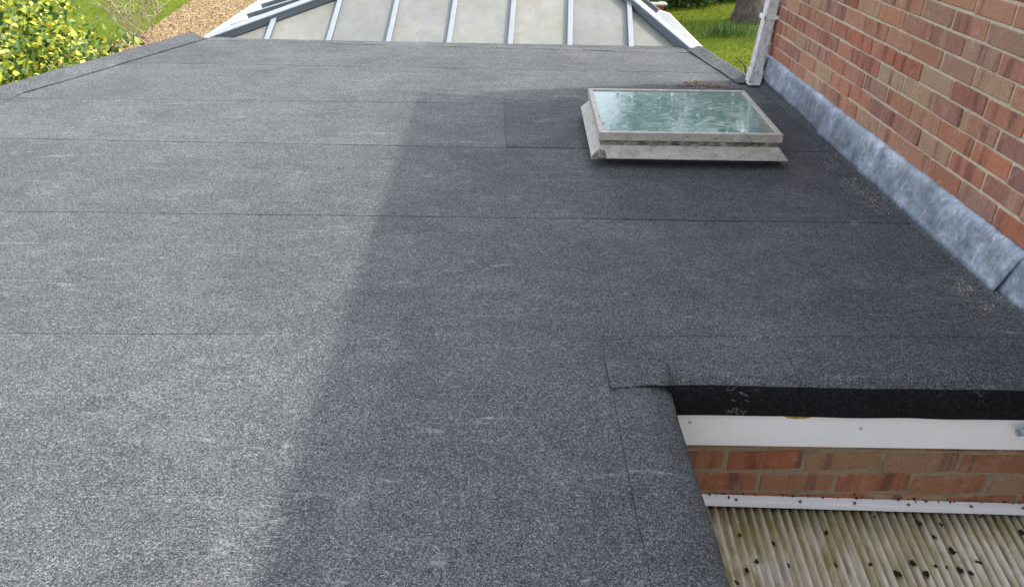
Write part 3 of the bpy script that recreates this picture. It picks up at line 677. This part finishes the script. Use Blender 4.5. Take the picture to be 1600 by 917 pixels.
# angled shoe
c0 = pb - pd*.03; mb = MB(); hw_ = .036; k_ = []
for (cx, cy, cz) in ((c0.x-.012, c0.y-.035, .012), (c0.x, c0.y, c0.z)):
    k_ += [(cx-hw_, cy-hw_, cz), (cx+hw_, cy-hw_, cz), (cx+hw_, cy+hw_, cz+.002), (cx-hw_, cy+hw_, cz+.002)]
mb.hexa(k_); ob('shoe', mb.mesh('shoe', M['pipe'], .004), dp)
for px, py in ((1190, 29),):
    c0 = ony(px, py, 4.70); sss = (c0.z-pb.z)/pd.z; c0 = pb + pd*sss
    mb = MB(); mb.box((c0.x-.040, c0.y-.041, c0.z-.012), (c0.x+.038, c0.y-.0335, c0.z+.012)); mb.box((c0.x-.041, c0.y-.041, c0.z-.012), (c0.x-.0335, c0.y+.05, c0.z+.012))
    mb.box((c0.x+.036, c0.y-.0412, c0.z-.010), (c0.x+.088, c0.y-.033, c0.z+.010)); mb.box((c0.x+.07, c0.y-.033, c0.z-.010), (c0.x+.088, c0.y+.06, c0.z+.010))
    br = ob('bracket', mb.mesh('bracket', M['white'], .0015), dp)
    for dx in (-.034, .076):
        mb = MB(); mb.add(*disc((c0.x+dx, c0.y-.0412, c0.z), .006, .004)); ob('bracket_screw', mb.mesh('bracket_screw', M['screw'], smooth=True), br)

# ------------------------------------------------------------------ skylight
SA = R(-1.6); SC = Vector((.8625, 3.675, 0))
def sp_(x, y, z):
    dx, dy = x-SC.x, y-SC.y; return (SC.x + dx*math.cos(SA) - dy*math.sin(SA), SC.y + dx*math.sin(SA) + dy*math.cos(SA), z)
def sbox(mb, a, b):
    (x0, y0, z0), (x1, y1, z1) = a, b
    return mb.hexa([sp_(*q) for q in ((x0, y0, z0), (x1, y0, z0), (x1, y1, z0), (x0, y1, z0), (x0, y0, z1), (x1, y0, z1), (x1, y1, z1), (x0, y1, z1))])
X0, X1, Y0, Y1, ZTOP = .455, 1.270, 3.330, 4.040, .158
sk = thing('roof_skylight', 'old white framed skylight with algae green glass standing on the felt roof', 'skylight', tuple(SC))
ob('upstand', sbox(MB(), (X0+.045, Y0+.045, .004), (X1-.045, Y1-.045, .085)).mesh('upstand', M['dark']), sk)
fw, fh = .024, .038
for a, b_ in (((X0, Y0, ZTOP-fh), (X1, Y0+fw, ZTOP)), ((X0, Y1-fw, ZTOP-fh), (X1, Y1, ZTOP)), ((X0+.0006, Y0+fw+.0005, ZTOP-fh), (X0+fw, Y1-fw-.0005, ZTOP-.0008)), ((X1-fw, Y0+fw+.0005, ZTOP-fh), (X1-.0006, Y1-fw-.0005, ZTOP-.0008))):
    ob('frame_rail', sbox(MB(), a, b_).mesh('frame_rail', M['oldpaint'], .0025), sk)
ob('glass_pane', sbox(MB(), (X0+fw-.004, Y0+fw-.004, ZTOP-.018), (X1-fw+.004, Y1-fw+.004, ZTOP-.006)).mesh('glass_pane', M['skyglass']), sk)
i_ = .012
for a, b_ in (((X0+i_, Y0+i_, .084), (X1-i_, Y0+.05, ZTOP-fh)), ((X0+i_, Y1-.05, .084), (X1-i_, Y1-i_, ZTOP-fh)), ((X0+i_, Y0+.05, .084), (X0+.05, Y1-.05, ZTOP-fh)), ((X1-.05, Y0+.05, .084), (X1-i_, Y1-.05, ZTOP-fh))):
    ob('inner_rail', sbox(MB(), a, b_).mesh('inner_rail', M['grime']), sk)
o_ = .030; zs0, zs1 = .050, .097; th = .004
ci = [(X0+.009, Y0+.009), (X1-.009, Y0+.009), (X1-.009, Y1-.009), (X0+.009, Y1-.009)]; co = [(X0-o_, Y0-o_), (X1+o_, Y0-o_), (X1+o_, Y1+o_), (X0-o_, Y1+o_)]
for k_ in range(4):
    a, b_ = ci[k_], ci[(k_+1) % 4]; c_, d_ = co[k_], co[(k_+1) % 4]
    mb = MB(); mb.hexa([sp_(*c_, zs0-th), sp_(*d_, zs0-th), sp_(*b_, zs1-th), sp_(*a, zs1-th), sp_(*c_, zs0), sp_(*d_, zs0), sp_(*b_, zs1), sp_(*a, zs1)])
    ob('skirt_plate', mb.mesh('skirt_plate', M['oldpaint']), sk)
mb = MB(); mb.hexa([sp_(X0-o_-.004, Y0-o_-.004, zs0-.006), sp_(X0-o_+.07, Y0-o_-.004, zs0-.006), sp_(X0+.03, Y0-.008, zs0+.028), sp_(X0-.010, Y0-.010, zs0+.022),
                    sp_(X0-o_-.004, Y0-o_-.004, zs0+.003), sp_(X0-o_+.05, Y0-o_-.004, zs0+.003), sp_(X0+.012, Y0-.008, zs0+.033), sp_(X0-.010, Y0-.010, zs0+.028)])
ob('corner_patch', mb.mesh('corner_patch', M['grime'], .002), sk)
# dry litter behind the skylight, sandy grit along the wall, loose specks
def specks(nm, pts, n, rad, size, mat, label, cat):
    P = []; 
    for _ in range(n):
        (px, py) = random.choice(pts); q = onz(px+random.gauss(0, rad[0]), py+random.gauss(0, rad[1])); P.append((q.x, q.y, .0085+random.uniform(0, .003)))
    P = np.array(P); S2 = rng.uniform(size[0], size[1], n)
    ob(nm, scatter_mesh(nm, M[mat], P, rng.normal(size=(n, 3))*[1, 1, .2], rng.normal(size=(n, 3))*.4+[0, 0, 1], S2, QUAD_V, QUAD_F), label=label, cat=cat, kind='stuff')
specks('leaf_litter', [(1075, 135), (1090, 133), (1105, 135), (1120, 136), (1140, 138), (1085, 130)], 420, (10, 1.3), (.004, .016), 'soil_speck', 'dry brown leaf litter gathered on the felt behind the skylight', 'leaf litter')
specks('sandy_grit', [(1290, 243), (1300, 262), (1330, 290), (1350, 305), (1365, 318), (1378, 330), (1500, 450), (1510, 462), (1540, 483)], 520, (9, 5), (.0025, .007), 'dust', 'pale sandy grit scattered on dark felt beside the lead flashing', 'grit')
lines = [((640, 523), (735, 524)), ((940, 526), (1012, 528)), ((425, 570), (486, 556)), ((1172, 532), (1200, 527)), ((1222, 357), (1252, 376)), ((0, 400), (85, 383)),
         ((610, 122), (660, 124)), ((640, 150), (668, 160)), ((690, 136), (760, 131)), ((830, 148), (900, 150)), ((790, 262), (820, 250)), ((360, 470), (395, 480)), ((20, 300), (120, 303)), ((880, 480), (905, 474)), ((1330, 335), (1370, 338))]
P = []
for (a, b_) in lines:
    for _ in range(75):
        t = random.gauss(.5, .33); q = onz(a[0]+(b_[0]-a[0])*t+random.gauss(0, 5), a[1]+(b_[1]-a[1])*t+random.gauss(0, 2.2)*(.4+abs(a[1]-b_[1])/12)); P.append((q.x, q.y, .0055+random.uniform(0, .002)))
P = np.array(P); n = len(P)
ob('chalk_scuffs', scatter_mesh('chalk_scuffs', M['chalk'], P, rng.normal(size=(n, 3))*[1, 1, .1], rng.normal(size=(n, 3))*.2+[0, 0, 1], rng.uniform(.0015, .0048, n), QUAD_V, QUAD_F), label='pale chalky scuff marks dragged across the grey felt sheets', cat='scuff marks', kind='stuff')

# ------------------------------------------------------------------ conservatory
con = thing('conservatory', 'white conservatory with milky panelled hipped roof beyond the far felt edge', 'conservatory', (-.2, 7.0, GZ))
zE = -.035
A = Vector((-2.07, 5.955, zE)); B = Vector((1.345, 5.715, zE)); AP = Vector((.32, 7.20, .655))
Cc = Vector((1.345, 7.22, zE)); Dd = Vector((.75, 8.7, zE)); Ee = Vector((-1.2, 8.8, zE)); Ff = Vector((-2.07, 8.2, zE))
eave = [A, B, Cc, Dd, Ee, Ff]
def pnormal(a, b_, c_):
    n_ = (b_-a).cross(c_-a).normalized(); return n_ if n_.z > 0 else -n_
def capped_bar(a, b_, nrm, wd, h, capw, caph, parent, nm):
    """glazing bar: dark side body with a pale capping"""
    o = ob(nm, MB().bar(a, b_, nrm, wd, h).mesh(nm, M['barside'], .002), parent)
    dv = (b_-a).normalized()*.004
    ob('bar_cap', MB().bar(a-dv, b_+dv, nrm, capw, caph, h+.0005).mesh('bar_cap', M['barcap'], .004), o)
def facet(p, q, bars_t, panes=True):
    """triangular roof slope p-q-apex with bars running up the slope from the given fractions of its eave"""
    n_ = pnormal(p, q, AP); e = (q-p).normalized(); up_ = n_.cross(e); up_ = up_ if up_.z > 0 else -up_
    def hit(t):     # run straight up the slope to the hip
        s = p.lerp(q, t); best = None
        for h0 in (p, q):
            hd = AP-h0; M2 = np.array([[up_.x, -hd.x], [up_.y, -hd.y], [up_.z, -hd.z]]); sol, *_ = np.linalg.lstsq(M2, np.array(h0-s), rcond=None)
            if sol[0] > 0 and -1e-6 <= sol[1] <= 1.0001 and (best is None or sol[0] < best[0]): best = (sol[0], s+up_*sol[0])
        return best[1] if best else s
    tt = [0.0] + list(bars_t) + [1.0]; apx = ((AP-p).dot(e))/(q-p).length
    for a, b_ in zip(tt[:-1], tt[1:]):
        poly = [p.lerp(q, a), p.lerp(q, b_)]
        if b_ < 1: poly.append(hit(b_))
        if a < apx < b_: poly.append(AP)
        if a > 0: poly.append(hit(a))
        v = [x_ + n_*.004 for x_ in poly] + [x_ - n_*.014 for x_ in poly]; m_ = len(poly)
        ob('roof_pane', MB().add(v, [list(range(m_)), list(range(2*m_-1, m_-1, -1))] + [(i, m_+i, m_+(i+1) % m_, (i+1) % m_) for i in range(m_)]).mesh('roof_pane', M['pane']), con)
    for t in bars_t:
        s = p.lerp(q, t); h_ = hit(t); capped_bar(s - up_*.03, h_ - up_*.02, n_, .030, .030, .036, .010, con, 'glazing_bar')
bx = [-1.70, -1.243, -.805, -.362, .082, .512, .952]
facet(A, B, [(b_-A.x)/(B.x-A.x) for b_ in bx])
facet(B, Cc, [.3, .62]); facet(Cc, Dd, [.33, .66]); facet(Dd, Ee, [.33, .66]); facet(Ee, Ff, [.5]); facet(Ff, A, [.2, .4, .6, .79])
for i, h_ in enumerate(eave):
    nb = (pnormal(h_, eave[(i+1) % 6], AP)+pnormal(eave[i-1], h_, AP)).normalized()
    capped_bar(h_ + nb*.004 - (AP-h_).normalized()*.04, AP + nb*.004, nb, .068, .048, .074, .012, con, 'hip_bar')
mb = MB(); mb.add(*disc(AP+Vector((0, 0, .06)), .09, .07, ax='z')); ob('roof_boss', mb.mesh('roof_boss', M['barcap'], smooth=True), con)
def inset(poly, d):
    c_ = sum(poly, Vector())/len(poly); out = []
    n_ = len(poly)
    for i in range(n_):
        p0, p1, p2 = poly[i-1], poly[i], poly[(i+1) % n_]
        d1, d2 = (p1-p0).normalized(), (p2-p1).normalized(); n1, n2 = Vector((d1.y, -d1.x, 0)), Vector((d2.y, -d2.x, 0))
        mm = (n1+n2).normalized(); out.append(p1 + mm*(d/max(.3, mm.dot(n1))))
    return out
# eave beam, gutter and side frames (polygon runs anticlockwise, so +d is outward)
o1, o2, o3 = inset(eave, .045), inset(eave, .178), inset(eave, .164)
for i in range(1, 6):                                  # not along the felt roof
    j = (i+1) % 6
    def strip(q0, q1, q2, q3, z0, z1, nm, mat='white', par=con):
        v = [(*x_.xy, z0) for x_ in (q0, q1, q2, q3)] + [(*x_.xy, z1) for x_ in (q0, q1, q2, q3)]
        return ob(nm, MB().hexa(v).mesh(nm, M[mat], .002), par)
    strip(eave[i], eave[j], o1[j], o1[i], zE-.14, zE-.022, 'eave_beam')
    gt = strip(o1[i], o1[j], o2[j], o2[i], zE-.135, zE-.125, 'gutter')
    strip(o3[i], o3[j], o2[j], o2[i], zE-.123, zE-.012, 'gutter_lip', par=gt)
    ins = inset(eave, -.04); L_ = (eave[j]-eave[i]).length; nwin = max(1, round(L_/.75))
    strip(ins[i], ins[j], eave[j], eave[i], GZ, GZ+.6, 'dwarf_wall', 'brick_ext_i')
    for k_ in range(nwin+1):
        a = eave[i].lerp(eave[j], k_/nwin); c_ = ins[i].lerp(ins[j], k_/nwin); mid = (a+c_)/2
        ob('frame_post', MB().box((mid.x-.03, mid.y-.03, GZ+.6), (mid.x+.03, mid.y+.03, zE-.14)).mesh('frame_post', M['white']), con)
    for k_ in range(nwin):
        a, b_ = eave[i].lerp(eave[j], k_/nwin), eave[i].lerp(eave[j], (k_+1)/nwin); c_, d_ = ins[i].lerp(ins[j], k_/nwin), ins[i].lerp(ins[j], (k_+1)/nwin)
        m0, m1 = a.lerp(c_, .4), b_.lerp(d_, .4); m2, m3 = b_.lerp(d_, .6), a.lerp(c_, .6)
        strip(m0, m1, m2, m3, GZ+.6, zE-.14, 'window_pane', 'skyglass')
# back gutter wall against the extension
mb = MB(); mb.add([A+Vector((0, 0, -.02)), B+Vector((0, 0, -.02)), (B.x, B.y-.06, zE-.12), (A.x, A.y-.06, zE-.12)], [(0, 1, 2, 3)]); ob('back_gutter', mb.mesh('back_gutter', M['lead']), con)

# ------------------------------------------------------------------ planting
def in_roof(P, grow=.03):
    x, y = P[:, 0], P[:, 1]; poly = [(px*1.0 - (grow if px < 0 else -grow), py + (grow if py > 4 else 0)) for px, py in ROOF]
    return inpoly(x, y, poly)
def leaf_cloud(centers, radii, n, shell=.55, up=.55):
    out = []; nr = []
    for (c_, r_) in zip(centers, radii):
        k_ = int(n*r_[0]*r_[1]/sum(a[0]*a[1] for a in radii)); u = rng.normal(size=(k_, 3)); u /= np.linalg.norm(u, axis=1, keepdims=True)
        rad = shell + (1-shell)*rng.random(k_)**.6
        bump = np.array([1 + .28*noise.noise(Vector(a)*2.3+Vector(c_)) + .16*noise.noise(Vector(a)*6+Vector(c_)) for a in u])
        out.append(np.array(c_) + u*np.array(r_)*(rad*bump)[:, None]); nr.append(u)
    P = np.concatenate(out); U = np.concatenate(nr); k_ = len(P)
    N = U*.5 + [0, 0, up] + rng.normal(size=(k_, 3))*.4; D = U + rng.normal(size=(k_, 3))*.8 + [0, 0, .15]
    return P, D, N
def stems(base, targets, r0, mat, nm, parent, bend=.25):
    mb = MB()
    for t in targets:
        b_ = Vector(base) + Vector((random.uniform(-.1, .1), random.uniform(-.1, .1), 0)); t = Vector(t); m1 = b_.lerp(t, .4)+Vector((random.uniform(-bend, bend), random.uniform(-bend, bend), .15)); m2 = b_.lerp(t, .75)+Vector((random.uniform(-bend, bend)*.6, random.uniform(-bend, bend)*.6, .08))
        mb.tube([b_, m1, m2, t], [r0, r0*.7, r0*.42, r0*.15], 6)
    return ob(nm, mb.mesh(nm, M[mat], smooth=True), parent)
# variegated evergreen beside the left roof edge
vs_ = thing('variegated_shrub', 'big yellow and green variegated shrub crowding the left edge of the felt roof', 'shrub', (-4.3, 5.9, GZ))
cen = [(-4.75, 5.9, -.75), (-3.80, 6.35, -.95), (-3.75, 5.45, -.98), (-4.6, 7.2, -.75), (-3.25, 6.75, -1.12), (-3.65, 4.75, -1.0), (-3.05, 6.35, -1.12)]
rad = [(1.05, 1.05, 1.25), (.72, .75, 1.12), (.72, .7, 1.05), (1.0, 1.0, 1.25), (.52, .6, .98), (.62, .6, .95), (.5, .5, .98)]
P, D, N = leaf_cloud(cen, rad, 36000, .5, .9)
k = ~in_roof(P, .05) & (P[:, 2] > GZ+.1); P, D, N = P[k], D[k], N[k]; S2 = rng.uniform(.032, .066, len(P))
# rank by how large they show: near, unobstructed and inside the picture
Q = P - np.array(CAM); zc = Q@np.array(F); ux = 800+FPX*(Q@np.array(RT))/zc; uy = 458.5-FPX*(Q@np.array(UP))/zc
inside = (ux > -10) & (uy > -10) & (uy < 160)
cell = {}
for i in np.argsort(zc):
    if inside[i]: cell.setdefault((int(ux[i]//9), int(uy[i]//7)), i)
front = np.array(sorted(cell.values(), key=lambda i: -S2[i]/zc[i])[:290])
lm = bpy.data.meshes.new('leaf'); lm.from_pydata([tuple(a) for a in LEAF_V], [], LEAF_F); lm.materials.append(M['vleaf_o'])
at = lm.attributes.new('rim', 'FLOAT', 'POINT'); at.data.foreach_set('value', LEAF_R); lm.update()
Rm = frames(D, N)
for i in front:
    o = ob('leaf', lm, vs_); r3 = Matrix(Rm[i].tolist()).to_4x4()
    o.matrix_basis = Matrix.Translation(P[i]) @ r3 @ Matrix.Diagonal((*([S2[i]]*3), 1))
rest = np.setdiff1d(np.arange(len(P)), front)
ob('foliage', scatter_mesh('foliage', M['vleaf_i'], P[rest], D[rest], N[rest], S2[rest], LEAF_V, LEAF_F, LEAF_R), vs_, kind='stuff')
tg = [tuple(P[i]) for i in rng.choice(len(P), 46, replace=False)]; stems((-4.3, 5.9, GZ), tg, .03, 'stem', 'stem', vs_)
# twiggy shrub standing on the lawn edge
base = onz(222, 66, GZ); ts = thing('twiggy_shrub', 'sparse twiggy shrub with few leaves on the bark chip bed edge', 'shrub', tuple(base))
tips = []; mb = MB()
for i in range(22):
    a = random.uniform(0, 6.28); rr = random.uniform(.2, 1.0); h_ = random.uniform(.5, 1.35)
    t = base + Vector((rr*math.cos(a)*.95, rr*math.sin(a)*.8, h_)); m1 = base.lerp(t, .5)+Vector((random.uniform(-.12, .12), random.uniform(-.12, .12), .12))
    fb = base + Vector((random.uniform(-.45, .45), random.uniform(-.4, .4), -.02)); mb.tube([fb, m1, t], [.010, .008, .004], 5)
    for _ in range(5):
        s0 = m1.lerp(t, random.random()); e = s0 + Vector((random.uniform(-.3, .3), random.uniform(-.3, .3), random.uniform(.0, .3))); mb.tube([s0, e], [.006, .003], 4); tips.append(e)
ob('branch', mb.mesh('branch', M['twig'], smooth=True), ts)
P = np.array([tuple(e) for e in tips for _ in range(8)]) + rng.normal(size=(len(tips)*8, 3))*.07; n = len(P)
ob('foliage', scatter_mesh('foliage', M['bleaf'], P, rng.normal(size=(n, 3)), rng.normal(size=(n, 3))+[0, 0, .5], rng.uniform(.035, .07, n), QUAD_V, QUAD_F), ts, kind='stuff')
# green shrubs behind the right-hand lawn
for px, dd, w_, h_, lab in ((1000, 22.0, 1.0, 1.1, 'dark green leafy shrub beside the red planter beyond the conservatory'), (1062, 22.3, 1.15, 1.3, 'broad green leafy shrub in the border between the planter and the tree'),
                            (1120, 23.2, 1.2, 1.5, 'green bushy shrub growing close behind the thick tree trunk'), (1190, 24.0, 1.3, 1.6, 'green shrub behind the tree trunk and the white downpipe'), (960, 24.0, 1.4, 1.7, 'tall green shrub standing behind the conservatory roof')):
    c_ = ony(px, 0, dd); b_ = Vector((c_.x, dd, GZ)); o = thing('green_shrub', lab, 'shrub', tuple(b_), 'shrubs along the garden border')
    P, D, N = leaf_cloud([(b_.x, dd, GZ+h_*.5), (b_.x+w_*.5, dd+.2, GZ+h_*.42), (b_.x-w_*.5, dd-.1, GZ+h_*.42)], [(w_*.6, w_*.5, h_*.55), (w_*.5, w_*.5, h_*.46), (w_*.5, w_*.45, h_*.46)], 2600, .55)
    k = P[:, 2] > GZ+.02; P, D, N = P[k], D[k], N[k]
    ob('foliage', scatter_mesh('foliage', M['gleaf'], P, D, N, rng.uniform(.06, .13, len(P)), LEAF_V, LEAF_F), o, kind='stuff')
    stems(tuple(b_), [tuple(P[i]) for i in rng.choice(len(P), 14, replace=False)], .025, 'stem', 'stem', o)
c_ = ony(1022, 0, 21.6); pl = thing('red_planter', 'red brown planter with pale rim among green shrubs behind the conservatory', 'planter', (c_.x, 21.6, GZ))
z1 = c_.z - .10; mb = MB(); mb.hexa([(c_.x-.20, 21.42, GZ), (c_.x+.20, 21.42, GZ), (c_.x+.20, 21.8, GZ), (c_.x-.20, 21.8, GZ), (c_.x-.27, 21.36, z1), (c_.x+.27, 21.36, z1), (c_.x+.27, 21.86, z1), (c_.x-.27, 21.86, z1)])
ob('pot', mb.mesh('pot', M['planter'], .01), pl); mb = MB(); mb.box((c_.x-.31, 21.32, z1+.001), (c_.x+.31, 21.90, z1+.05)); ob('rim', mb.mesh('rim', M['capgrey'], .008), pl)
# big tree
random.seed(21); rng = np.random.default_rng(21)
tb = onz(1168, 34, GZ); tree = thing('garden_tree', 'large tree with a thick grey brown trunk at the edge of the lawn', 'tree', tuple(tb))
mb = MB(); tp = [tb+Vector((0, 0, -.1)), tb+Vector((.0, 0, .25)), tb+Vector((.04, .02, 1.2)), tb+Vector((.1, 0, 2.6)), tb+Vector((.05, .1, 4.2)), tb+Vector((.2, 0, 6.0)), tb+Vector((0, 0, 8.5))]
mb.tube(tp, [.50, .37, .31, .28, .22, .15, .05], 16); limbs = []
for i in range(16):
    s0 = tp[3].lerp(tp[6], random.random()**1.2*.85+.02); a = i*2.4; L_ = random.uniform(2.2, 4.4)
    e = s0 + Vector((math.cos(a)*L_, math.sin(a)*L_, random.uniform(.8, 2.4))); m1 = s0.lerp(e, .5)+Vector((0, 0, -.25)); mb.tube([s0, m1, e], [.10, .065, .02], 7); limbs.append((s0, m1, e))
    for _ in range(5):
        q0 = m1.lerp(e, random.random()); q1 = q0 + Vector((random.uniform(-1.3, 1.3), random.uniform(-1.3, 1.3), random.uniform(-.2, 1.2))); mb.tube([q0, q1], [.035, .01], 5); limbs.append((q0, q0.lerp(q1, .6), q1))
tk = mb.mesh('trunk', M['bark'], smooth=True); ob('trunk', tk, tree)
pts = []
for (a, m1, e) in limbs:
    for _ in range(430):
        t = random.random(); q = m1.lerp(e, t); pts.append((q.x+random.gauss(0, .34), q.y+random.gauss(0, .34), q.z+random.gauss(0, .28)))
P = np.array(pts); n = len(P)
ob('crown', scatter_mesh('crown', M['tleaf'], P, rng.normal(size=(n, 3)), rng.normal(size=(n, 3))+[0, 0, .6], rng.uniform(.10, .18, n), QUAD_V, QUAD_F), tree, kind='stuff')
# bare twig rising behind the right roof edge
q0, q1 = ony(1166, 122, 5.35), ony(1150, 89, 5.35); tw = thing('bare_twig', 'thin bare forked twig poking up behind the felt edge by the downpipe', 'twig', (q0.x+.05, 5.4, GZ))
mb = MB(); st = Vector((q0.x+.05, 5.4, GZ)); f0 = ony(1164, 103, 5.35)
mb.tube([st, Vector((q0.x+.03, 5.36, -1.2)), q0, f0, q1], [.018, .014, .007, .006, .003], 6)
mb.tube([ony(1158, 98, 5.35), ony(1147, 96, 5.34)], [.004, .002], 5); mb.tube([f0, ony(1150, 105, 5.33)], [.005, .002], 5)
ob('stem', mb.mesh('stem', M['stem'], smooth=True), tw)
